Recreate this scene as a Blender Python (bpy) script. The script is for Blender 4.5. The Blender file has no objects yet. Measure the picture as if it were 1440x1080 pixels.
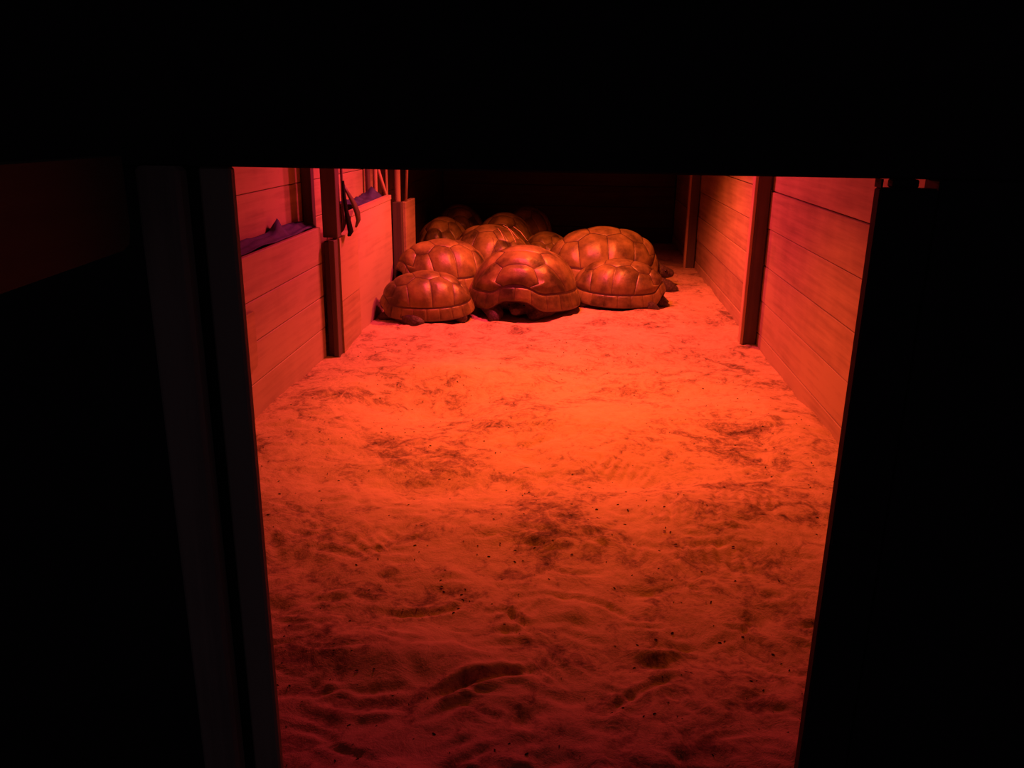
import bpy, bmesh, math, random
import numpy as np
from mathutils import Matrix, Vector

random.seed(7)
rng = np.random.default_rng(11)
scene = bpy.context.scene
COL = scene.collection

# ------------------------------------------------------------------ camera
cam_data = bpy.data.cameras.new('camera')
cam_data.sensor_width = 36.0
cam_data.lens = 1175.0 / 1440.0 * 36.0
cam_data.clip_start = 0.02
cam = bpy.data.objects.new('camera', cam_data)
COL.objects.link(cam)
right = Vector((0.99724183, 0.07295286, 0.01366051))
up = Vector((-0.03472022, 0.29586437, 0.95459875))
back = Vector((0.06559905, -0.9524401, 0.29758127))
m = Matrix.Identity(4)
for i in range(3):
    m[i][0], m[i][1], m[i][2] = right[i], up[i], back[i]
m[2][3] = 1.5
cam.matrix_world = m
scene.camera = cam

# ------------------------------------------------------------------ world (night outside the barn)
world = bpy.data.worlds.new('night')
scene.world = world
world.use_nodes = True
bg = world.node_tree.nodes['Background']
bg.inputs['Color'].default_value = (0.75, 0.55, 0.85, 1)
bg.inputs['Strength'].default_value = 0.012

# ------------------------------------------------------------------ heat lamps hanging under the ceiling
def heat_lamp(loc, target, color, power, angle, blend, radius=0.05):
    d = bpy.data.lights.new('heat_lamp', 'SPOT')
    d.color = color
    d.energy = power
    d.spot_size = math.radians(angle)
    d.spot_blend = blend
    d.shadow_soft_size = radius
    o = bpy.data.objects.new('heat_lamp', d)
    COL.objects.link(o)
    o.location = loc
    o.rotation_euler = (Vector(target) - Vector(loc)).to_track_quat('-Z', 'Y').to_euler()
    return o

RED = (1.0, 0.042, 0.088)
ORANGE = (1.0, 0.125, 0.016)
heat_lamp((-0.55, 6.50, 2.10), (-0.60, 6.30, 0.0), RED, 142, 146, 0.5)
heat_lamp((-0.15, 6.40, 2.10), (-0.05, 5.70, 0.0), RED, 155, 150, 0.5)
heat_lamp((0.20, 6.95, 2.15), (-0.05, 6.95, 0.0), ORANGE, 310, 124, 0.55)
heat_lamp((0.05, 4.38, 2.30), (0.08, 4.22, 0.0), ORANGE, 440, 98, 1.0)

vs = scene.view_settings
vs.view_transform = 'Standard'
vs.look = 'None'
vs.exposure = 0.0
vs.gamma = 1.0
vs.use_curve_mapping = False

# ------------------------------------------------------------------ helpers
def new_obj(name, data, parent=None, mat=None, smooth=False):
    o = bpy.data.objects.new(name, data)
    COL.objects.link(o)
    if parent is not None:
        o.parent = parent
    if mat is not None:
        data.materials.clear()
        data.materials.append(mat)
    if smooth and hasattr(data, 'polygons'):
        data.polygons.foreach_set('use_smooth', [True] * len(data.polygons))
    return o

def tag(o, label=None, cat=None, group=None, kind=None):
    if label: o['label'] = label
    if cat: o['category'] = cat
    if group: o['group'] = group
    if kind: o['kind'] = kind
    return o

def empty(name, loc=(0, 0, 0), rz=0.0):
    o = bpy.data.objects.new(name, None)
    COL.objects.link(o)
    o.location = loc
    o.rotation_euler = (0, 0, rz)
    o.empty_display_size = 0.1
    return o

def box_mesh(name, lo, hi, bevel=0.004, jit=0.0):
    bm = bmesh.new()
    bmesh.ops.create_cube(bm, size=1.0)
    for v in bm.verts:
        for k in range(3):
            v.co[k] = lo[k] + (v.co[k] + 0.5) * (hi[k] - lo[k])
            if jit:
                v.co[k] += random.uniform(-jit, jit)
    if bevel:
        bmesh.ops.bevel(bm, geom=list(bm.edges), offset=bevel, segments=1, affect='EDGES')
    me = bpy.data.meshes.new(name)
    bm.to_mesh(me)
    bm.free()
    return me

def box(name, lo, hi, mat, parent=None, bevel=0.004, jit=0.0):
    return new_obj(name, box_mesh(name, lo, hi, bevel, jit), parent, mat)

def prism_mesh(name, poly, axis, a0, a1):
    """extrude a 2D polygon along an axis ('x': poly is (y,z))"""
    bm = bmesh.new()
    def P(p, a):
        if axis == 'x': return (a, p[0], p[1])
        if axis == 'y': return (p[0], a, p[1])
        return (p[0], p[1], a)
    va = [bm.verts.new(P(p, a0)) for p in poly]
    vb = [bm.verts.new(P(p, a1)) for p in poly]
    n = len(poly)
    bm.faces.new(va)
    bm.faces.new(list(reversed(vb)))
    for i in range(n):
        bm.faces.new([va[i], vb[i], vb[(i + 1) % n], va[(i + 1) % n]])
    bmesh.ops.recalc_face_normals(bm, faces=list(bm.faces))
    me = bpy.data.meshes.new(name)
    bm.to_mesh(me)
    bm.free()
    return me

def tube_mesh(name, pts, rads, seg=10):
    pts = [Vector(p) for p in pts]
    verts, faces = [], []
    n = len(pts)
    for i, p in enumerate(pts):
        d = (pts[min(i + 1, n - 1)] - pts[max(i - 1, 0)]).normalized()
        q = d.to_track_quat('Z', 'Y')
        for k in range(seg):
            a = 2 * math.pi * k / seg
            verts.append(p + q @ Vector((math.cos(a) * rads[i], math.sin(a) * rads[i], 0)))
    for i in range(n - 1):
        for k in range(seg):
            k2 = (k + 1) % seg
            faces.append((i * seg + k, i * seg + k2, (i + 1) * seg + k2, (i + 1) * seg + k))
    faces.append(tuple(reversed(range(seg))))
    faces.append(tuple((n - 1) * seg + k for k in range(seg)))
    me = bpy.data.meshes.new(name)
    me.from_pydata([tuple(v) for v in verts], [], faces)
    return me

# ------------------------------------------------------------------ materials
def nodemat(name):
    mt = bpy.data.materials.new(name)
    mt.use_nodes = True
    nt = mt.node_tree
    b = nt.nodes['Principled BSDF']
    return mt, nt, b

def N(nt, kind, **kw):
    n = nt.nodes.new(kind)
    for k, v in kw.items():
        if k in n.inputs:
            n.inputs[k].default_value = v
        else:
            setattr(n, k, v)
    return n

def ramp(nt, src, stops):
    r = nt.nodes.new('ShaderNodeValToRGB')
    el = r.color_ramp.elements
    while len(el) < len(stops):
        el.new(0.5)
    for e, (p, c) in zip(el, stops):
        e.position = p
        e.color = c if len(c) == 4 else (*c, 1)
    nt.links.new(src, r.inputs['Fac'])
    return r.outputs['Color']

def wood_mat(name, dark, light, axis='Y', rough=0.75, bump=0.25, scale=1.0):
    mt, nt, b = nodemat(name)
    tc = N(nt, 'ShaderNodeTexCoord')
    oi = N(nt, 'ShaderNodeObjectInfo')
    mp = N(nt, 'ShaderNodeMapping')
    s = {'X': (1.2, 26, 26), 'Y': (26, 1.2, 26), 'Z': (26, 26, 1.2)}[axis]
    mp.inputs['Scale'].default_value = tuple(v * scale for v in s)
    add = N(nt, 'ShaderNodeVectorMath', operation='ADD')
    mul = N(nt, 'ShaderNodeMath', operation='MULTIPLY')
    mul.inputs[1].default_value = 37.0
    nt.links.new(oi.outputs['Random'], mul.inputs[0])
    nt.links.new(tc.outputs['Object'], add.inputs[0])
    nt.links.new(mul.outputs[0], add.inputs[1])
    nt.links.new(add.outputs[0], mp.inputs['Vector'])
    nz = N(nt, 'ShaderNodeTexNoise', Scale=1.0, Detail=5.0, Roughness=0.6)
    nt.links.new(mp.outputs[0], nz.inputs['Vector'])
    nz2 = N(nt, 'ShaderNodeTexNoise', Scale=3.5, Detail=3.0)
    nt.links.new(add.outputs[0], nz2.inputs['Vector'])
    mx = N(nt, 'ShaderNodeMath', operation='MULTIPLY_ADD')
    nt.links.new(nz2.outputs['Fac'], mx.inputs[0])
    mx.inputs[1].default_value = 0.6
    nt.links.new(nz.outputs['Fac'], mx.inputs[2])
    mx2 = N(nt, 'ShaderNodeMath', operation='MULTIPLY_ADD')
    nt.links.new(oi.outputs['Random'], mx2.inputs[0])
    mx2.inputs[1].default_value = 0.22
    nt.links.new(mx.outputs[0], mx2.inputs[2])
    c = ramp(nt, mx2.outputs[0], [(0.55, dark), (1.2 if False else 1.0, light)])
    nt.links.new(c, b.inputs['Base Color'])
    b.inputs['Roughness'].default_value = rough
    bp = N(nt, 'ShaderNodeBump', Strength=bump, Distance=0.004)
    nt.links.new(nz.outputs['Fac'], bp.inputs['Height'])
    nt.links.new(bp.outputs[0], b.inputs['Normal'])
    return mt

M_plank = wood_mat('pale_plank_wood', (0.24, 0.175, 0.11), (0.41, 0.325, 0.21), 'Y')
M_plank_low = wood_mat('low_panel_wood', (0.29, 0.22, 0.17), (0.42, 0.335, 0.26), 'Y', bump=0.15)
M_post = wood_mat('shaded_post_wood', (0.055, 0.042, 0.045), (0.10, 0.075, 0.075), 'Z')  # shade on the viewer-facing post sides is put into this dark colour
M_pale_wood = wood_mat('pale_wood', (0.34, 0.23, 0.15), (0.48, 0.35, 0.23), 'Z')  # pale sticks, and the lit side of the right posts put in as colour
M_frame = wood_mat('weathered_frame', (0.13, 0.10, 0.075), (0.34, 0.26, 0.19), 'Z', bump=0.5)
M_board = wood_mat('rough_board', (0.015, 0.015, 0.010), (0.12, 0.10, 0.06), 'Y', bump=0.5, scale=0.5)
M_black = wood_mat('near_black_wood', (0.008, 0.007, 0.007), (0.014, 0.012, 0.012), 'X')  # near-black for wall backing, lintel, front panels and door
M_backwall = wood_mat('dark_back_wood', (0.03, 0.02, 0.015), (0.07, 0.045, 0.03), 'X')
M_pole = wood_mat('pole_wood', (0.30, 0.2, 0.13), (0.45, 0.33, 0.22), 'Z')

def simple(name, col, rough=0.6, **kw):
    mt, nt, b = nodemat(name)
    tc = N(nt, 'ShaderNodeTexCoord')
    nz = N(nt, 'ShaderNodeTexNoise', Scale=14.0, Detail=4.0)
    nt.links.new(tc.outputs['Object'], nz.inputs['Vector'])
    c = ramp(nt, nz.outputs['Fac'], [(0.3, tuple(v * 0.7 for v in col)), (0.7, tuple(min(1, v * 1.25) for v in col))])
    nt.links.new(c, b.inputs['Base Color'])
    b.inputs['Roughness'].default_value = rough
    for k, v in kw.items():
        b.inputs[k].default_value = v
    return mt

M_sheet = simple('bluish_plastic_sheet', (0.035, 0.04, 0.20), 0.8)
M_flap = simple('brown_flap', (0.075, 0.062, 0.025), 0.6)
M_dark = simple('dark_rubber', (0.008, 0.008, 0.009), 0.9, **{'Specular IOR Level': 0.1})
M_straw = simple('straw', (0.7, 0.6, 0.35), 0.5)
M_fleck = simple('dark_fleck', (0.06, 0.045, 0.035), 0.9)
M_ceiling = simple('dark_ceiling', (0.05, 0.04, 0.035), 0.9)
M_eye = simple('eye_black', (0.01, 0.01, 0.01), 0.15)

def sand_material():
    mt, nt, b = nodemat('damp_sand')
    tc = N(nt, 'ShaderNodeTexCoord')
    big = N(nt, 'ShaderNodeTexNoise', Scale=1.9, Detail=6.0, Roughness=0.62, Distortion=0.6)
    med = N(nt, 'ShaderNodeTexNoise', Scale=9.0, Detail=6.0, Roughness=0.68, Distortion=1.2)
    fine = N(nt, 'ShaderNodeTexNoise', Scale=55.0, Detail=4.0, Roughness=0.75)
    for n in (big, med, fine):
        nt.links.new(tc.outputs['Object'], n.inputs['Vector'])
    a = N(nt, 'ShaderNodeMath', operation='MULTIPLY_ADD')
    nt.links.new(med.outputs['Fac'], a.inputs[0]); a.inputs[1].default_value = 1.15
    nt.links.new(big.outputs['Fac'], a.inputs[2])
    a2 = N(nt, 'ShaderNodeMath', operation='MULTIPLY_ADD')
    nt.links.new(fine.outputs['Fac'], a2.inputs[0]); a2.inputs[1].default_value = 0.62
    nt.links.new(a.outputs[0], a2.inputs[2])
    c = ramp(nt, a2.outputs[0], [(0.90 - 0.0, (0.10, 0.065, 0.05)), (0.98, (0.30, 0.21, 0.15))])
    # stretch beyond 1 by scaling
    sc = N(nt, 'ShaderNodeMath', operation='MULTIPLY')
    nt.links.new(a2.outputs[0], sc.inputs[0]); sc.inputs[1].default_value = 0.53
    c = ramp(nt, sc.outputs[0], [(0.54, (0.08, 0.052, 0.04)), (0.64, (0.28, 0.195, 0.14)), (0.73, (0.50, 0.375, 0.26)), (0.9, (0.60, 0.46, 0.33))])
    nt.links.new(c, b.inputs['Base Color'])
    b.inputs['Roughness'].default_value = 0.85
    b.inputs['Specular IOR Level'].default_value = 0.25
    bp = N(nt, 'ShaderNodeBump', Strength=0.5, Distance=0.012)
    nt.links.new(a2.outputs[0], bp.inputs['Height'])
    nt.links.new(bp.outputs[0], b.inputs['Normal'])
    return mt
M_sand = sand_material()

def shell_material(name, dark, light, scale):
    mt, nt, b = nodemat(name)
    tc = N(nt, 'ShaderNodeTexCoord')
    oi = N(nt, 'ShaderNodeObjectInfo')
    nz = N(nt, 'ShaderNodeTexNoise', Scale=5.0 * scale, Detail=6.0, Roughness=0.6)
    nt.links.new(tc.outputs['Object'], nz.inputs['Vector'])
    f = N(nt, 'ShaderNodeTexNoise', Scale=40.0 * scale, Detail=3.0)
    nt.links.new(tc.outputs['Object'], f.inputs['Vector'])
    mx = N(nt, 'ShaderNodeMath', operation='MULTIPLY_ADD')
    nt.links.new(oi.outputs['Random'], mx.inputs[0]); mx.inputs[1].default_value = 0.12
    nt.links.new(nz.outputs['Fac'], mx.inputs[2])
    c = ramp(nt, mx.outputs[0], [(0.40, dark), (0.74, light)])
    nt.links.new(c, b.inputs['Base Color'])
    b.inputs['Roughness'].default_value = 0.42
    b.inputs['Specular IOR Level'].default_value = 0.55
    bp = N(nt, 'ShaderNodeBump', Strength=0.22, Distance=0.006)
    nt.links.new(f.outputs['Fac'], bp.inputs['Height'])
    nt.links.new(bp.outputs[0], b.inputs['Normal'])
    return mt
M_scute = shell_material('horn_scute', (0.040, 0.036, 0.012), (0.28, 0.25, 0.07), 1.0)
M_seam = shell_material('scute_seam', (0.035, 0.025, 0.02), (0.07, 0.05, 0.035), 1.0)

def skin_material():
    mt, nt, b = nodemat('tortoise_skin')
    tc = N(nt, 'ShaderNodeTexCoord')
    vo = N(nt, 'ShaderNodeTexVoronoi', Scale=45.0)
    nt.links.new(tc.outputs['Object'], vo.inputs['Vector'])
    c = ramp(nt, vo.outputs['Distance'], [(0.0, (0.10, 0.08, 0.06)), (0.6, (0.045, 0.036, 0.03))])
    nt.links.new(c, b.inputs['Base Color'])
    b.inputs['Roughness'].default_value = 0.65
    bp = N(nt, 'ShaderNodeBump', Strength=0.5, Distance=0.008, invert=True)
    nt.links.new(vo.outputs['Distance'], bp.inputs['Height'])
    nt.links.new(bp.outputs[0], b.inputs['Normal'])
    return mt
M_skin = skin_material()

# ------------------------------------------------------------------ sand floor
def vnoise(x, y, seed, freq):
    r = np.random.default_rng(seed)
    G = r.random((128, 128))
    fx, fy = x * freq + 31.7, y * freq + 17.3
    ix, iy = np.floor(fx).astype(int), np.floor(fy).astype(int)
    tx, ty = fx - ix, fy - iy
    tx = tx * tx * (3 - 2 * tx); ty = ty * ty * (3 - 2 * ty)
    g = lambda a, b: G[a % 128, b % 128]
    return (g(ix, iy) * (1 - tx) + g(ix + 1, iy) * tx) * (1 - ty) + (g(ix, iy + 1) * (1 - tx) + g(ix + 1, iy + 1) * tx) * ty - 0.5

FX0, FX1, FY0, FY1 = -1.80, 1.38, 1.02, 11.4
nx = 300
ys = [FY0]
while ys[-1] < FY1:
    ys.append(ys[-1] + max(0.0085, 0.0052 * ys[-1]))
ys[-1] = FY1
gx = np.linspace(FX0, FX1, nx)
gy = np.array(ys)
GX, GY = np.meshgrid(gx, gy)
H = 0.05 * vnoise(GX, GY, 1, 1.1) + 0.028 * vnoise(GX, GY, 2, 2.7) + 0.016 * vnoise(GX + 0.3 * GY, GY, 3, 6.5) + 0.008 * vnoise(GX, GY, 4, 15) + 0.005 * vnoise(GX, GY, 5, 37)

def local(x, y, r):
    i0, i1 = np.searchsorted(gy, [y - r, y + r]); j0, j1 = np.searchsorted(gx, [x - r, x + r])
    return slice(i0, i1), slice(j0, j1)

def dent(x, y, ang, ln, wd, dp, rim=0.45, curve=0.0):
    s = local(x, y, ln * 2.4 + 0.05)
    dx, dy = GX[s] - x, GY[s] - y
    u = dx * math.cos(ang) + dy * math.sin(ang)
    v = -dx * math.sin(ang) + dy * math.cos(ang) + curve * u * u
    g = np.exp(-(u / ln) ** 4) * np.exp(-(v / wd) ** 2)
    g2 = np.exp(-(u / (ln * 1.15)) ** 4) * np.exp(-((np.abs(v) - 1.9 * wd) / (wd * 0.9)) ** 2)
    q = 0.5
    H[s] += q * (-dp * g + dp * rim * g2)

def mound(x, y, rx, ry, h, ang=0.0):
    s = local(x, y, max(rx, ry) * 2.6)
    dx, dy = GX[s] - x, GY[s] - y
    u = dx * math.cos(ang) + dy * math.sin(ang)
    v = -dx * math.sin(ang) + dy * math.cos(ang)
    H[s] += h * np.exp(-(u / rx) ** 2 - (v / ry) ** 2)

# broad hollows and banks dug by the animals
for a in [(-0.80, 4.40, 0.42, 0.26, -0.075), (-0.72, 4.95, 0.62, 0.16, 0.045), (-0.15, 4.15, 0.35, 0.22, 0.045),
          (0.30, 3.45, 0.34, 0.20, -0.06), (0.45, 4.75, 0.55, 0.20, -0.05), (0.62, 3.05, 0.26, 0.30, 0.05),
          (-0.62, 3.35, 0.45, 0.17, -0.05), (-0.15, 2.95, 0.30, 0.18, 0.035), (-0.45, 2.10, 0.30, 0.10, 0.03),
          (0.55, 2.2, 0.30, 0.16, -0.035), (-1.35, 4.35, 0.22, 0.55, 0.05), (1.15, 4.2, 0.22, 0.8, 0.05),
          (-0.98, 6.15, 0.22, 0.12, 0.05), (-0.55, 6.30, 0.2, 0.12, 0.05), (0.15, 6.55, 0.30, 0.14, 0.05),
          (0.75, 6.85, 0.30, 0.14, 0.03), (0.0, 5.75, 0.8, 0.2, 0.02)]:
    mound(*a)
# the long curved furrow and its bank near the doorway
dent(-0.22, 1.99, 0.55, 0.15, 0.020, 0.046, 0.55, 1.2)
dent(-0.42, 2.33, 0.30, 0.14, 0.016, 0.022, 0.5, -1.5)
dent(-0.12, 2.30, -0.9, 0.12, 0.014, 0.020, 0.5, 0.8)
dent(0.10, 2.45, -0.3, 0.16, 0.014, 0.018, 0.5, 1.5)
dent(0.22, 1.98, 0.75, 0.14, 0.014, 0.022, 0.5, 1.0)
dent(0.30, 2.14, 0.1, 0.07, 0.030, 0.030, 0.6)
dent(-0.52, 1.85, 0.0, 0.10, 0.022, 0.020, 0.6)
# rakes of claw marks
for cx_, cy_, ang, n in [(0.45, 3.05, 1.5, 7), (0.25, 3.6, 1.2, 6), (0.72, 3.2, 1.4, 6), (-0.95, 4.45, 1.1, 7), (-0.55, 4.4, 0.9, 6),
                         (0.55, 2.75, 1.55, 5), (0.0, 2.1, -0.9, 4), (0.65, 4.9, 0.2, 5), (-0.15, 3.35, 0.9, 5), (-0.7, 2.75, -0.8, 4)]:
    for k in range(n):
        o_ = (k - n / 2) * 0.045
        dent(cx_ - o_ * math.sin(ang), cy_ + o_ * math.cos(ang), ang + random.uniform(-.15, .15), random.uniform(.05, .10), .010, random.uniform(.008, .014), .6, random.uniform(-2, 2))
# scattered scuffs and footprints
for k in range(1300):
    y = 1.3 + 7.5 * random.random() ** 1.5
    x = random.uniform(-1.6, 1.3)
    ln = random.uniform(0.025, 0.10)
    dp = random.uniform(0.004, 0.016) * (0.9 if y < 3.4 else 0.85)
    dent(x, y, random.choice([random.uniform(-.5, .5), random.uniform(0, 3.14)]), ln, random.uniform(0.008, 0.022), dp, random.uniform(.3, .8), random.uniform(-5, 5))
for k in range(70):
    mound(random.uniform(-1.5, 1.2), 1.4 + 4.8 * random.random() ** 1.3, random.uniform(.04, .12), random.uniform(.03, .08), random.uniform(-.022, .020), random.uniform(0, 3.14))

nyv = len(gy)
verts = np.stack([GX.ravel(), GY.ravel(), H.ravel()], 1)
idx = np.arange(nyv * nx).reshape(nyv, nx)
quads = np.stack([idx[:-1, :-1].ravel(), idx[:-1, 1:].ravel(), idx[1:, 1:].ravel(), idx[1:, :-1].ravel()], 1)
me = bpy.data.meshes.new('floor')
me.vertices.add(len(verts)); me.vertices.foreach_set('co', verts.ravel())
me.loops.add(quads.size); me.loops.foreach_set('vertex_index', quads.ravel())
me.polygons.add(len(quads))
me.polygons.foreach_set('loop_start', np.arange(0, quads.size, 4))
me.update(calc_edges=True)
floor = new_obj('floor', me, None, M_sand, smooth=True)
tag(floor, 'loose sand floor churned by tracks and hollows', kind='structure')

def ground(x, y):
    i = int(np.clip(np.searchsorted(gy, y), 0, nyv - 1)); j = int(np.clip(np.searchsorted(gx, x), 0, nx - 1))
    return float(H[i, j])

# dark bits of dung and bark strewn over the sand: nobody could count them
fv, ff = [], []
for k in range(1900):
    y = 1.55 + 4.3 * random.random() ** 1.25
    x = random.uniform(-1.5, 1.25)
    if math.sin(x * 3.1 + 1.3) * math.cos(y * 2.3) + random.uniform(-1, 1) < 0.0:
        continue
    s = random.uniform(0.0015, 0.0045)
    a = random.uniform(0, 3.14)
    z = ground(x, y) + s * 0.15
    b0 = len(fv)
    for (px, py, pz) in ((-1.4, -.5, 0), (1.2, -.6, 0), (1.5, .4, 0), (-1.1, .6, 0), (-.5, 0, .8), (.7, .1, .7)):
        px += random.uniform(-.3, .3)
        fv.append((x + s * (px * math.cos(a) - py * math.sin(a)), y + s * (px * math.sin(a) + py * math.cos(a)), z + s * pz))
    for f in ((0, 1, 5, 4), (1, 2, 5), (2, 3, 4, 5), (3, 0, 4), (3, 2, 1, 0)):
        ff.append(tuple(b0 + q for q in f))
me = bpy.data.meshes.new('debris_flecks')
me.from_pydata(fv, [], ff)
tag(new_obj('debris_flecks', me, None, M_fleck), 'tiny dark bits strewn over the sand floor', 'debris', kind='stuff')

# ------------------------------------------------------------------ right wall: wide planks, each one an object
def struct(name, lo, hi, mat, label=None):
    o = box(name, lo, hi, mat, None, bevel=0)
    return tag(o, label, kind='structure')

wall_r = struct('wall_right', (1.365, 1.26, -0.1), (1.42, 11.45, 2.7), M_black, 'right wall of wide horizontal pale planks')
zs = [-0.08, 0.10, 0.333, 0.578, 0.834, 1.085, 1.34, 1.60, 1.86, 2.12, 2.38, 2.66]
for i in range(len(zs) - 1):
    for (y0, y1) in ((1.27, 5.97), (5.975, 9.235), (9.24, 11.4)):
        gap = 0.004 if zs[i] < 0.6 else 0.006
        x0 = 1.338 + random.uniform(0, .006) + (0.004 if i % 2 else 0)
        box('plank', (x0, y0 + 0.001, zs[i] + gap * .5), (1.367, y1 - 0.001, zs[i + 1] - gap * .5), M_plank, wall_r, 0.003)

def right_post(y, label):
    e = empty('timber_post', (1.29, y, 0))
    me_ = box_mesh('post_body', (-0.045, 0, -0.08), (0.042, 0.08, 2.6), 0.004)
    new_obj('post_body', me_, e, M_post)
    me_ = box_mesh('lit_side_strip', (-0.067, 0.002, -0.06), (-0.0455, 0.084, 2.6), 0.003)  # paler strip added to stand for the lit inner side of the post
    new_obj('lit_side_strip', me_, e, M_pale_wood)
    return tag(e, label, 'post', 'posts along the right plank wall')
right_post(5.90, 'wall post with shade-dark face and lit edge midway along the right plank wall')
right_post(9.18, 'thin post with shade-dark face and lit edge deep in the barn, by the unlit end')

# ------------------------------------------------------------------ left wall: upper planks
wall_l = struct('wall_left', (-1.86, 1.26, -0.1), (-1.785, 11.45, 2.7), M_black, 'left wall of pale horizontal planks above low panels')
zl = [-0.08, 0.12, 0.37, 0.62, 0.872, 1.12, 1.372, 1.62, 1.87, 2.12, 2.37, 2.66]
for i in range(len(zl) - 1):
    for (y0, y1) in ((1.27, 5.62), (5.625, 7.45), (7.455, 11.4)):
        x1 = -1.752 + random.uniform(-.004, .002)
        box('plank', (-1.787, y0 + .001, zl[i] + .002), (x1, y1 - .001, zl[i + 1] - .002), M_plank if y0 < 7 else M_backwall, wall_l, 0.003)  # far planks take a darker colour to stand in for the dark there

def post(name, lo, hi, mat, label, cat='post', group=None):
    c = ((lo[0] + hi[0]) / 2, (lo[1] + hi[1]) / 2, lo[2])
    o = new_obj(name, box_mesh(name, [lo[k] - c[k] for k in range(3)], [hi[k] - c[k] for k in range(3)], 0.004, 0.002), None, mat)
    o.location = c
    return tag(o, label, cat, group)
post('wall_stud', (-1.752, 5.40, -0.03), (-1.685, 5.47, 2.6), M_post, 'slim dark stud on the left planks beside the thick dark post')
post('timber_post', (-1.615, 5.36, 0.776), (-1.515, 5.45, 2.6), M_post, 'thick dark upright post rising behind the low panel end')

# low panels on the left, stepping inwards one after the other
p1 = empty('low_panel', (-1.61, 4.0, 0))
zp = [-0.08, 0.195, 0.404, 0.621, 0.852]
for i in range(4):
    me_ = box_mesh('plank', (-0.028, -2.6, zp[i] + .002), (random.uniform(-.003, .003), 1.30, zp[i + 1] - .002), 0.004)
    new_obj('plank', me_, p1, M_plank_low)
# short overlapping offcut board with rounded corners near the doorway
poly = [(-0.5, 0.28), (0.0, 0.28), (0.035, 0.29), (0.05, 0.32), (0.05, 0.575), (-0.5, 0.575)]
new_obj('offcut_board', prism_mesh('offcut_board', poly, 'x', 0.0035, 0.016), p1, M_plank)
tag(p1, 'low wall of four pale boards with bluish sheet tucked behind its top', 'panel', 'low wooden panels on the left')

post('panel_post', (-1.605, 5.33, -0.03), (-1.567, 5.40, 0.755), M_post, 'short dark post at the end of the low board wall, left of its twin', 'post', 'paired short posts')
post('panel_post', (-1.562, 5.30, -0.03), (-1.527, 5.40, 0.765), M_post, 'short dark post joined to the scooped panel, right of its twin', 'post', 'paired short posts')

p2 = empty('low_panel', (-1.53, 5.4, 0))
poly = [(0.0, -0.05), (1.70, -0.05), (1.66, 0.915), (0.42, 0.905), (0.37, 0.87), (0.34, 0.82), (0.28, 0.785), (0.17, 0.772), (0.0, 0.768)]
new_obj('board', prism_mesh('board', poly, 'x', -0.030, 0.0), p2, M_plank_low)
poly = [(0.002, -0.05), (0.47, -0.05), (0.47, 0.345), (0.002, 0.345)]
new_obj('facing_board', prism_mesh('facing_board', poly, 'x', 0.001, 0.014), p2, M_plank)
poly = [(0.002, 0.35), (0.47, 0.35), (0.47, 0.80), (0.33, 0.785), (0.17, 0.772), (0.002, 0.768)]
new_obj('facing_board', prism_mesh('facing_board', poly, 'x', 0.001, 0.014), p2, M_plank)
poly = [(0.36, 0.872), (1.66, 0.88), (1.66, 0.916), (0.42, 0.906)]
new_obj('top_rail', prism_mesh('top_rail', poly, 'x', -0.034, 0.006), p2, M_plank_low)
tag(p2, 'low pale panel with a scooped top corner between the dark posts', 'panel', 'low wooden panels on the left')

post('panel_post', (-1.622, 7.55, -0.03), (-1.542, 7.64, 0.81), M_post, 'short dark post behind the far tortoises where poles lean', 'post')
p3 = empty('low_panel', (-1.518, 7.58, 0))
me_ = box_mesh('board', (-0.045, 0.065, -0.05), (0.0, 0.52, 0.805), 0.004)
new_obj('board', me_, p3, M_plank)
tag(p3, 'narrow upright pale panel at the back under the leaning poles', 'panel', 'low wooden panels on the left')

# crumpled bluish sheet lying in the gap behind the first low panel
def sheet(name, y0, y1, x0, x1, z, amp, peaks, label):
    ny_, nx_ = 60, 10
    vs_, fs_ = [], []
    for i in range(ny_):
        for j in range(nx_):
            u, v = i / (ny_ - 1), j / (nx_ - 1)
            y = y0 + (y1 - y0) * u
            zz = z + amp * (math.sin(u * 23 + v * 5) * .5 + math.sin(u * 51 - v * 9) * .3 + math.sin(u * 9 + v * 14) * .5) + 0.030 * (1 - v)
            for (pu, pv, ph, pw) in peaks:
                zz += ph * max(0, 1 - abs(u - pu) / pw) * max(0, 1 - abs(v - pv) / 0.5)
            vs_.append((x0 + (x1 - x0) * v, y, zz))
    for i in range(ny_ - 1):
        for j in range(nx_ - 1):
            fs_.append((i * nx_ + j, i * nx_ + j + 1, (i + 1) * nx_ + j + 1, (i + 1) * nx_ + j))
    me_ = bpy.data.meshes.new(name)
    me_.from_pydata(vs_, [], fs_)
    o = new_obj(name, me_, None, M_sheet, True)
    md = o.modifiers.new('thick', 'SOLIDIFY'); md.thickness = 0.004
    return tag(o, label, 'plastic sheet')
sheet('plastic_sheet', 2.2, 5.33, -1.745, -1.645, 0.852, 0.010, [(0.83, 0.35, 0.085, 0.022), (0.70, 0.2, 0.02, 0.06), (0.95, .3, .02, .05)], 'crumpled bluish sheet with a raised corner stuffed behind low boards')
sheet('plastic_sheet', 6.2, 7.0, -1.735, -1.57, 0.89, 0.012, [(0.93, 0.5, 0.10, 0.09)], 'bluish sheet folded behind the far panel under the poles')

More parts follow.
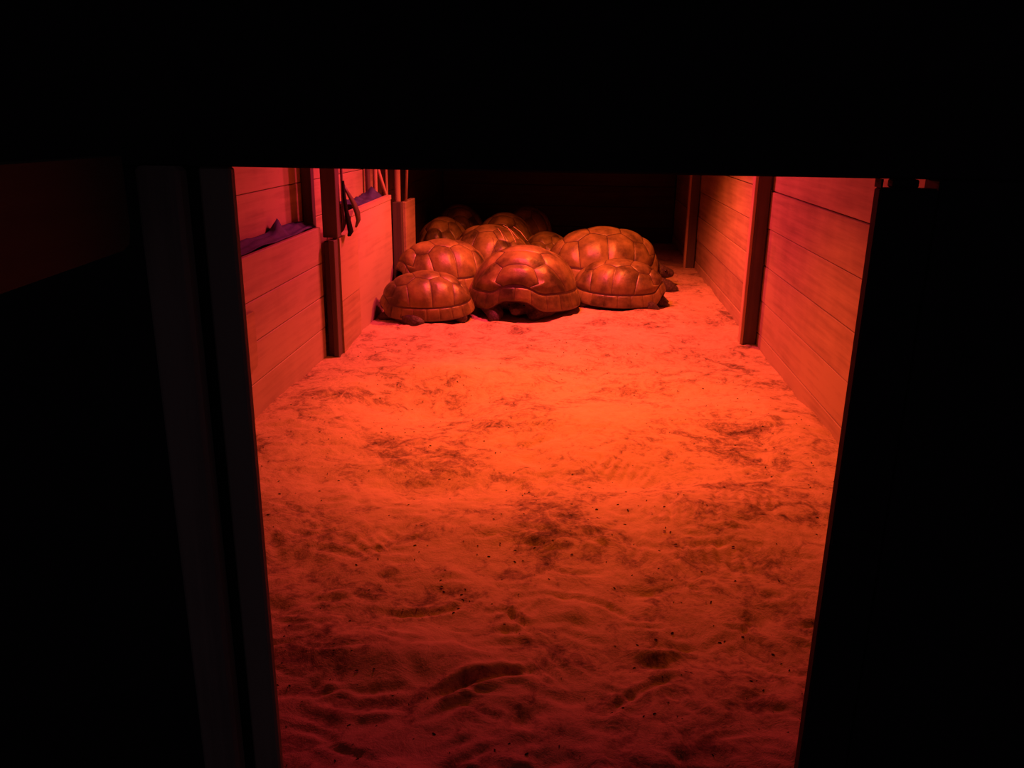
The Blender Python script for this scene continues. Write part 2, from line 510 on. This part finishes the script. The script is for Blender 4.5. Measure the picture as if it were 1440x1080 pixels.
# brown curled flap and dark strap hanging beside the thick post
def flap(name, pts, wd, mat, th=0.006):
    # pts: centre line (x,y,z); a leaf-shaped curled strip, widening in the middle
    vs_, fs_ = [], []
    n = len(pts); mseg = 7
    for i, p in enumerate(pts):
        w = wd[i]
        for j in range(mseg):
            a = -1.2 + 2.4 * j / (mseg - 1)
            vs_.append((p[0] + w * 0.6 * (math.cos(a) - .6), p[1] + w * math.sin(a), p[2]))
    for i in range(n - 1):
        for j in range(mseg - 1):
            fs_.append((i * mseg + j, i * mseg + j + 1, (i + 1) * mseg + j + 1, (i + 1) * mseg + j))
    me_ = bpy.data.meshes.new(name)
    me_.from_pydata(vs_, [], fs_)
    o = new_obj(name, me_, None, mat, True)
    md = o.modifiers.new('thick', 'SOLIDIFY'); md.thickness = th
    return o
tag(flap('leather_flap', [(-1.502, 5.49, 1.11), (-1.484, 5.53, 1.05), (-1.456, 5.57, 0.98), (-1.438, 5.58, 0.92), (-1.432, 5.58, 0.87), (-1.448, 5.565, 0.825)],
         [.010, .026, .044, .048, .038, .014], M_flap), 'curled brown flap hanging off the thick dark post', 'flap')
tag(flap('dark_strap', [(-1.500, 5.47, 1.13), (-1.496, 5.47, 1.03), (-1.488, 5.475, 0.94), (-1.480, 5.50, 0.86), (-1.475, 5.52, 0.80), (-1.485, 5.51, 0.775)],
         [.006, .018, .022, .032, .040, .02], M_dark, 0.012), 'black strap looped down behind the curled brown flap', 'strap')
tag(new_obj('wooden_pole', tube_mesh('wooden_pole', [(-1.64, 5.98, -0.02), (-1.645, 5.98, 1.9)], [.010, .010], 8), None, M_post, True),
    'thin dark rod against planks behind the curled flap', 'pole')
for (a, b_, r, mt_, lb) in [
    ((-1.605, 7.70, -0.03), (-1.597, 7.71, 2.0), .030, M_pole, 'thick round pole standing upright behind the narrow back panel'),
    ((-1.530, 7.72, 0.803), (-1.47, 7.75, 2.0), .012, M_pale_wood, 'thin bright stick slanting beside the thick round pole'),
    ((-1.660, 7.50, -0.03), (-1.665, 7.53, 2.0), .012, M_pale_wood, 'thin pale stick between thick pole and plank wall'),
    ((-1.570, 7.16, 0.84), (-1.700, 7.17, 1.30), .014, M_pole, 'short stick leaning left over the bluish folded sheet'),
    ((-1.665, 7.10, -0.03), (-1.665, 7.14, 2.0), .020, M_pole, 'round pole standing against the end of the upper planks'),
    ((-1.715, 7.04, -0.03), (-1.715, 7.06, 2.0), .022, M_post, 'dark pole in the shade against upper plank ends')]:
    mid = tuple((a[k] + b_[k]) / 2 + random.uniform(-.004, .004) for k in range(3))
    tag(new_obj('wooden_pole', tube_mesh('wooden_pole', [a, mid, b_], [r, r * .97, r * .9], 10), None, mt_, True), lb, 'pole', 'poles leaning at the back left')

# ------------------------------------------------------------------ back wall, ceiling
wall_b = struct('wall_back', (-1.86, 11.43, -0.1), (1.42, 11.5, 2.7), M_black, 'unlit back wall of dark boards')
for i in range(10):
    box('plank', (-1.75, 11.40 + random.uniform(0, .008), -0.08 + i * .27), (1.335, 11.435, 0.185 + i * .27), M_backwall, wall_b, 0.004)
struct('ceiling', (-1.86, 1.2, 2.70), (1.42, 11.5, 2.76), M_ceiling, 'dark ceiling over the pen')

# ------------------------------------------------------------------ front: doorway the picture is taken through
wall_f = empty('wall_front', (0, 1.25, 0))
tag(wall_f, 'dark front wall around the low doorway', kind='structure')
def fpart(name, lo, hi, mat, bevel=0.003):
    me_ = box_mesh(name, (lo[0], lo[1] - 1.25, lo[2]), (hi[0], hi[1] - 1.25, hi[2]), bevel)
    return new_obj(name, me_, wall_f, mat)
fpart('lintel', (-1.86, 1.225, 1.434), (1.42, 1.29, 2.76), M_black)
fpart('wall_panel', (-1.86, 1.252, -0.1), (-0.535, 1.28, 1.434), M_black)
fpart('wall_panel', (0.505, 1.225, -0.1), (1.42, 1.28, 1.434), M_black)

tag(box('trim_1', (-0.553, 1.230, -0.1), (-0.504, 1.25, 1.434), M_frame, None, 0.004), 'pale weathered jamb board edging the doorway', kind='structure')
tag(box('trim_2', (-0.638, 1.205, -0.1), (-0.571, 1.238, 1.434), M_frame, None, 0.006), 'weathered timber door post beside the jamb board', kind='structure')

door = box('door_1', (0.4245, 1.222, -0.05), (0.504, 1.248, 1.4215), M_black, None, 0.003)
tag(door, 'black door edge on the right of the opening, slit above it', kind='structure')
box('edge_strip', (0.4246, 1.2222, 1.4217), (0.4275, 1.2478, 1.4335), M_black, door, 0.0)
box('latch_block', (0.441, 1.224, 1.4217), (0.477, 1.246, 1.4335), M_black, door, 0.002)

# rough board on the left, outside the doorway, running towards the viewer
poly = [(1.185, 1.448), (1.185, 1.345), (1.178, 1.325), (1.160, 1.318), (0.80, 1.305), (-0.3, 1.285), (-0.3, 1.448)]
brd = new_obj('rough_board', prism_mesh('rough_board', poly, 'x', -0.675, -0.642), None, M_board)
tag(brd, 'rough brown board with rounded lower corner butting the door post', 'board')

# ------------------------------------------------------------------ tortoises
def S(px, py, a, b, Hh, base, arch):
    rho = min(1.0, math.hypot(px, py)); th = math.atan2(py, px)
    phi = rho * 1.53
    rh = math.sin(phi) ** 0.92
    k = max(0.0, (rho - 0.80) / 0.20)
    rh += 0.045 * k * k
    zr = base + arch * math.exp(-(th / 0.37) ** 4) + 0.30 * arch * math.exp(-((abs(th) - math.pi) / 0.5) ** 2) + 0.10 * arch * math.cos(2 * th)
    z = zr + (Hh - zr) * max(0.0, math.cos(phi)) ** 0.86
    z += 0.10 * Hh * k * k * 0.12
    # body is a little fuller behind
    ax = a * (1.0 - 0.03 * math.cos(th))
    return Vector((ax * rh * math.cos(th), b * rh * math.sin(th), z))

def SN(px, py, *A):
    e = 0.012
    dx = S(px + e, py, *A) - S(px - e, py, *A)
    dy = S(px, py + e, *A) - S(px, py - e, *A)
    n = dx.cross(dy)
    return n.normalized() if n.length > 1e-9 else Vector((0, 0, 1))

def arc(t0, t1, r, n=5):
    return [(r * math.cos(t0 + (t1 - t0) * i / n), r * math.sin(t0 + (t1 - t0) * i / n)) for i in range(n + 1)]

def scute_polys():
    R = 0.825
    xb = [0.80, 0.50, 0.17, -0.17, -0.50, -0.80]
    out = []
    for i in range(5):
        x0, x1 = xb[i], xb[i + 1]
        xm = (x0 + x1) / 2
        w0 = 0.20 if i == 0 else 0.20
        w1 = 0.20
        wm = 0.31
        out.append(('v', [(x0, -w0), (x0, w0), (xm, wm), (x1, w1), (x1, -w1), (xm, -wm)]))
    xm = [(xb[i] + xb[i + 1]) / 2 for i in range(5)]
    cth = [math.atan2(0.20, 0.80), math.acos(0.40 / R), math.acos(0.0), math.acos(-0.40 / R), math.pi - math.atan2(0.20, 0.80)]
    for s in (1, -1):
        for k in range(4):
            inner = []
            if k == 0: inner = [(0.80, .20), (xm[0], .31), (xb[1], .20), (xm[1], .31)]
            elif k == 3: inner = [(xm[3], .31), (xb[4], .20), (xm[4], .31), (-0.80, .20)]
            else: inner = [(xm[k], .31), (xb[k + 1], .20), (xm[k + 1], .31)]
            outer = arc(cth[k + 1], cth[k], R)
            if k == 0: outer = outer[:-1]
            if k == 3: outer = outer[1:]
            out.append(('c', [(x, y * s) for x, y in inner + outer]))
        for j in range(11):
            t0, t1 = math.pi * j / 11, math.pi * (j + 1) / 11
            po = arc(t0, t1, 0.998, 4) + arc(t1, t0, 0.845, 4)
            out.append(('m', [(x, y * s) for x, y in po]))
    return out
POLYS = scute_polys()

def resample(poly, n):
    L = [math.dist(poly[i], poly[(i + 1) % len(poly)]) for i in range(len(poly))]
    tot = sum(L)
    # keep the corners, spread the rest
    pts = []
    for i, l in enumerate(L):
        p, q = poly[i], poly[(i + 1) % len(poly)]
        k = max(1, round(n * l / tot))
        for j in range(k):
            t = j / k
            pts.append((p[0] + (q[0] - p[0]) * t, p[1] + (q[1] - p[1]) * t))
    return pts

def scute_mesh(kind, poly, A, relief, seed):
    r = random.Random(seed)
    pts = resample(poly, 22 if kind != 'm' else 14)
    cx_ = sum(p[0] for p in pts) / len(pts); cy_ = sum(p[1] for p in pts) / len(pts)
    if kind == 'm':
        rings = [(0.985, -.002), (0.90, .004), (0.6, .006), (0.25, .007)]
    else:
        rings = [(0.985, -.003), (0.945, .004), (0.86, .0065), (0.84, .0085), (0.72, .011), (0.70, .013), (0.55, .016), (0.53, .0175), (0.36, .020), (0.18, .021)]
    vs_, fs_ = [], []
    n = len(pts)
    for t, hgt in rings:
        for (x, y) in pts:
            X, Y = cx_ + (x - cx_) * t, cy_ + (y - cy_) * t
            vs_.append(S(X, Y, *A) + SN(X, Y, *A) * (hgt * relief * A[0] * 2 * (1 + r.uniform(-.04, .04))))
    vs_.append(S(cx_, cy_, *A) + SN(cx_, cy_, *A) * (rings[-1][1] * relief * A[0] * 2))
    for i in range(len(rings) - 1):
        for k in range(n):
            k2 = (k + 1) % n
            fs_.append((i * n + k, i * n + k2, (i + 1) * n + k2, (i + 1) * n + k))
    o = (len(rings) - 1) * n
    for k in range(n):
        fs_.append((o + k, o + (k + 1) % n, len(vs_) - 1))
    me_ = bpy.data.meshes.new('scute')
    me_.from_pydata([tuple(v) for v in vs_], [], fs_)
    bm = bmesh.new(); bm.from_mesh(me_)
    bmesh.ops.recalc_face_normals(bm, faces=list(bm.faces))
    c = Vector((0, 0, 0.2))
    f0 = bm.faces[:][0]
    if sum((f.normal.dot(f.calc_center_median() - c) for f in bm.faces)) < 0:
        bmesh.ops.reverse_faces(bm, faces=list(bm.faces))
    bm.to_mesh(me_); bm.free()
    return me_

def carapace_mesh(A):
    nr, nt_ = 22, 64
    vs_, fs_ = [], []
    for shell in (0, 1):
        for i in range(nr + 1):
            rho = i / nr if shell == 0 else 1 - i / nr
            for k in range(nt_):
                th = 2 * math.pi * k / nt_
                p = S(rho * math.cos(th), rho * math.sin(th), *A)
                if shell:
                    p = Vector((p.x * .955, p.y * .955, p.z * .965 - 0.018 * A[2]))
                else:
                    p = p - SN(rho * math.cos(th), rho * math.sin(th), *A) * 0.001
                vs_.append(p)
    rows = 2 * (nr + 1)
    for i in range(rows - 1):
        for k in range(nt_):
            k2 = (k + 1) % nt_
            fs_.append((i * nt_ + k, i * nt_ + k2, (i + 1) * nt_ + k2, (i + 1) * nt_ + k))
    me_ = bpy.data.meshes.new('carapace')
    me_.from_pydata([tuple(v) for v in vs_], [], fs_)
    bm = bmesh.new(); bm.from_mesh(me_)
    bmesh.ops.remove_doubles(bm, verts=list(bm.verts), dist=1e-5)
    bmesh.ops.recalc_face_normals(bm, faces=list(bm.faces))
    bm.to_mesh(me_); bm.free()
    return me_

def capsule(bm, p, q, r0, r1, flat=1.0):
    p, q = Vector(p), Vector(q)
    n = 5
    for i in range(n):
        t = i / (n - 1)
        mtx = Matrix.Translation(p.lerp(q, t)) @ Matrix.Diagonal((1, 1, flat, 1))
        bmesh.ops.create_icosphere(bm, subdivisions=2, radius=r0 + (r1 - r0) * t, matrix=mtx)

def body_mesh(a, b, Hh, pose):
    bm = bmesh.new()
    s = a / 0.5
    # belly and plastron
    bmesh.ops.create_icosphere(bm, subdivisions=3, radius=1, matrix=Matrix.Translation((0, 0, 0.30 * Hh)) @ Matrix.Diagonal((a * .80, b * .80, Hh * .27, 1)))
    he = pose.get('head', 0.0)           # 0 drawn in, 1 stretched out
    hz = pose.get('hz', 0.22)
    side = pose.get('hs', 0.0)
    nb = Vector((0.45 * a, 0, 0.36 * Hh))
    hd = Vector(((0.74 + 0.42 * he) * a, side * a, hz * Hh))
    capsule(bm, nb, hd, 0.12 * s, 0.085 * s)
    dirh = Vector((1, side, -0.15)).normalized()
    capsule(bm, hd, hd + dirh * 0.11 * s, 0.085 * s, 0.052 * s, 0.85)
    # front legs: thick, scaly, bent out at the elbow
    for k, sg in ((0, 1), (1, -1)):
        fx, fy, fz = pose.get('fl' if k == 0 else 'fr', (0.90, 0.62, 0.03))
        sh = Vector((0.50 * a, sg * 0.48 * b, 0.36 * Hh))
        el = Vector((0.62 * a, sg * 0.54 * b, max(0.22 * Hh, fz * Hh + .1 * Hh)))
        ft = Vector((fx * a, sg * fy * b, fz * Hh + 0.06 * s))
        capsule(bm, sh, el, 0.105 * s, 0.088 * s)
        capsule(bm, el, ft, 0.088 * s, 0.072 * s)
        capsule(bm, ft, ft + Vector((0.045 * s, 0, -0.02 * s)), 0.070 * s, 0.060 * s, 0.8)
        for c_ in (-1, 0, 1):           # blunt claws
            q = ft + Vector((0.095 * s, c_ * 0.035 * s, -0.035 * s))
            capsule(bm, ft + Vector((0.05 * s, c_ * .03 * s, -0.02 * s)), q, 0.024 * s, 0.014 * s)
        hp = Vector((-0.50 * a, sg * 0.50 * b, 0.34 * Hh))
        kn = Vector((-0.58 * a, sg * 0.60 * b, 0.24 * Hh))
        hf = Vector((-0.66 * a, sg * 0.62 * b, 0.065 * s))
        capsule(bm, hp, kn, 0.11 * s, 0.09 * s)
        capsule(bm, kn, hf, 0.09 * s, 0.078 * s)
    capsule(bm, (-0.72 * a, 0, 0.25 * Hh), (-0.97 * a, 0.03 * a, 0.14 * Hh), 0.055 * s, 0.018 * s)
    me_ = bpy.data.meshes.new('body_raw')
    bm.to_mesh(me_); bm.free()
    tmp = bpy.data.objects.new('tmp', me_)
    COL.objects.link(tmp)
    rm = tmp.modifiers.new('remesh', 'REMESH'); rm.mode = 'VOXEL'; rm.voxel_size = 0.018 * s
    sm = tmp.modifiers.new('smooth', 'SMOOTH'); sm.iterations = 4; sm.factor = 0.5
    dg = bpy.context.evaluated_depsgraph_get()
    out = bpy.data.meshes.new_from_object(tmp.evaluated_get(dg))
    bpy.data.objects.remove(tmp)
    bpy.data.meshes.remove(me_)
    out.name = 'body'
    return out, hd, dirh, s

BASES = {}
def tortoise(x, y, heading, a, b, Hh, label, pose, base=0.13, arch=0.12, tilt=(0, 0), sink=0.02, detail=True):
    A = (a, b, Hh, base * Hh / 0.5, arch * Hh / 0.5)
    root = empty('giant_tortoise', (x, y, ground(x, y) * 0.5 - sink), math.radians(heading))
    root.rotation_euler = (math.radians(tilt[0]), math.radians(tilt[1]), math.radians(heading))
    bmh, hd, dirh, s = body_mesh(a, b, Hh, pose)
    new_obj('body', bmh, root, M_skin, True)
    for sg in (1, -1):
        em = bpy.data.meshes.new('eye')
        bm = bmesh.new()
        side = dirh.cross(Vector((0, 0, 1))).normalized()
        bmesh.ops.create_icosphere(bm, subdivisions=2, radius=0.013 * s, matrix=Matrix.Translation(hd + dirh * 0.065 * s + side * sg * 0.062 * s + Vector((0, 0, 0.025 * s))))
        bm.to_mesh(em); bm.free()
        new_obj('eye', em, root, M_eye, True)
    car = new_obj('carapace', carapace_mesh(A), root, M_seam, True)
    for i, (k, poly) in enumerate(POLYS):
        new_obj('scute' if k != 'm' else 'marginal_scute', scute_mesh(k, poly, A, 0.6 if k != 'm' else 0.6, i), car, M_scute, True)
    tag(root, label, 'tortoise', 'giant tortoises huddled under the heat lamps')
    return root

HERD = [
    # front row
    dict(x=-1.145, y=6.50, heading=200, a=.365, b=.31, Hh=.385, label='smaller tortoise with dull shell, front foot stretched out, closest to the scooped panel', pose=dict(head=.05, hz=.15, hs=.1, fl=(.32, 1.02, .0), fr=(.68, .5, .0)), base=.05, arch=.10),
    dict(x=-0.385, y=6.93, heading=264, a=.48, b=.455, Hh=.545, label='big tortoise facing the doorway with head drawn in under shell', pose=dict(head=-.2, hz=.2, fl=(.60, .3, .0), fr=(.84, .36, .0)), base=.05, arch=.085),
    dict(x=0.42, y=7.22, heading=-14, a=.40, b=.335, Hh=.41, label='smaller tortoise, shell front lifted towards the right plank wall', pose=dict(head=.1, hz=.16, fl=(.85, .5, .0), fr=(.80, .55, .0)), base=.05, arch=.12),
    # second row
    dict(x=0.30, y=8.05, heading=6, a=.53, b=.42, Hh=.585, label='large high-domed tortoise with bent front leg towards the right wall', pose=dict(head=.65, hz=.3, fl=(1.1, .7, .0), fr=(1.12, .55, .0)), base=.07, arch=.12),
    dict(x=-1.125, y=7.23, heading=212, a=.41, b=.355, Hh=.55, label='shiny tortoise squeezed behind the front ones beside the scooped panel', pose=dict(head=.0, hz=.25, fl=(.85, .5, .02), fr=(.9, .5, .02)), base=.12, arch=.14),
    dict(x=-0.80, y=8.20, heading=150, a=.43, b=.37, Hh=.57, label='orange-lit tortoise with straw strands on its shell', pose=dict(head=.2), base=.06),
    dict(x=-0.27, y=8.76, heading=250, a=.33, b=.29, Hh=.44, label='small tortoise wedged between the two biggest shells', pose=dict(head=.0), base=.06),
    # third row, in the gloom
    dict(x=-0.75, y=9.32, heading=265, a=.40, b=.34, Hh=.575, label='dim tortoise with ribbed shell edge behind the straw-strewn one', pose=dict(head=.0), base=.06),
    dict(x=-1.37, y=8.90, heading=258, a=.38, b=.29, Hh=.56, label='dim reddish tortoise in the corner beyond the narrow panel', pose=dict(head=.0), base=.06),
    dict(x=-1.34, y=9.95, heading=280, a=.42, b=.33, Hh=.60, label='barely lit tortoise hindmost, in the dark back corner', pose=dict(head=.0), base=.06),
    dict(x=-0.55, y=10.2, heading=250, a=.40, b=.31, Hh=.57, label='barely lit tortoise with faint streaks, before the black back wall', pose=dict(head=.0), base=.06),
]
for t in HERD:
    tortoise(**t)

# straw strands lying over the shells
for (p, q, bend, lb) in [
    ((-0.66, 8.02, 0.575), (-0.50, 7.86, 0.47), .02, 0), ((-0.62, 7.96, 0.57), (-0.52, 7.82, 0.44), .02, 0), ((-0.70, 7.90, 0.56), (-0.63, 7.78, 0.48), .015, 0),
    ((-0.56, 8.04, 0.56), (-0.42, 7.96, 0.44), .02, 0)]:
    p, q = Vector(p), Vector(q)
    mid = (p + q) / 2 + Vector((0, -0.01, bend))
    tag(new_obj('straw_strand', tube_mesh('straw_strand', [p, mid, q], [.0022, .0025, .0015], 5), None, M_straw), 'thin pale straw strand lying over an orange-lit shell', 'straw', 'straw strands on the shells')
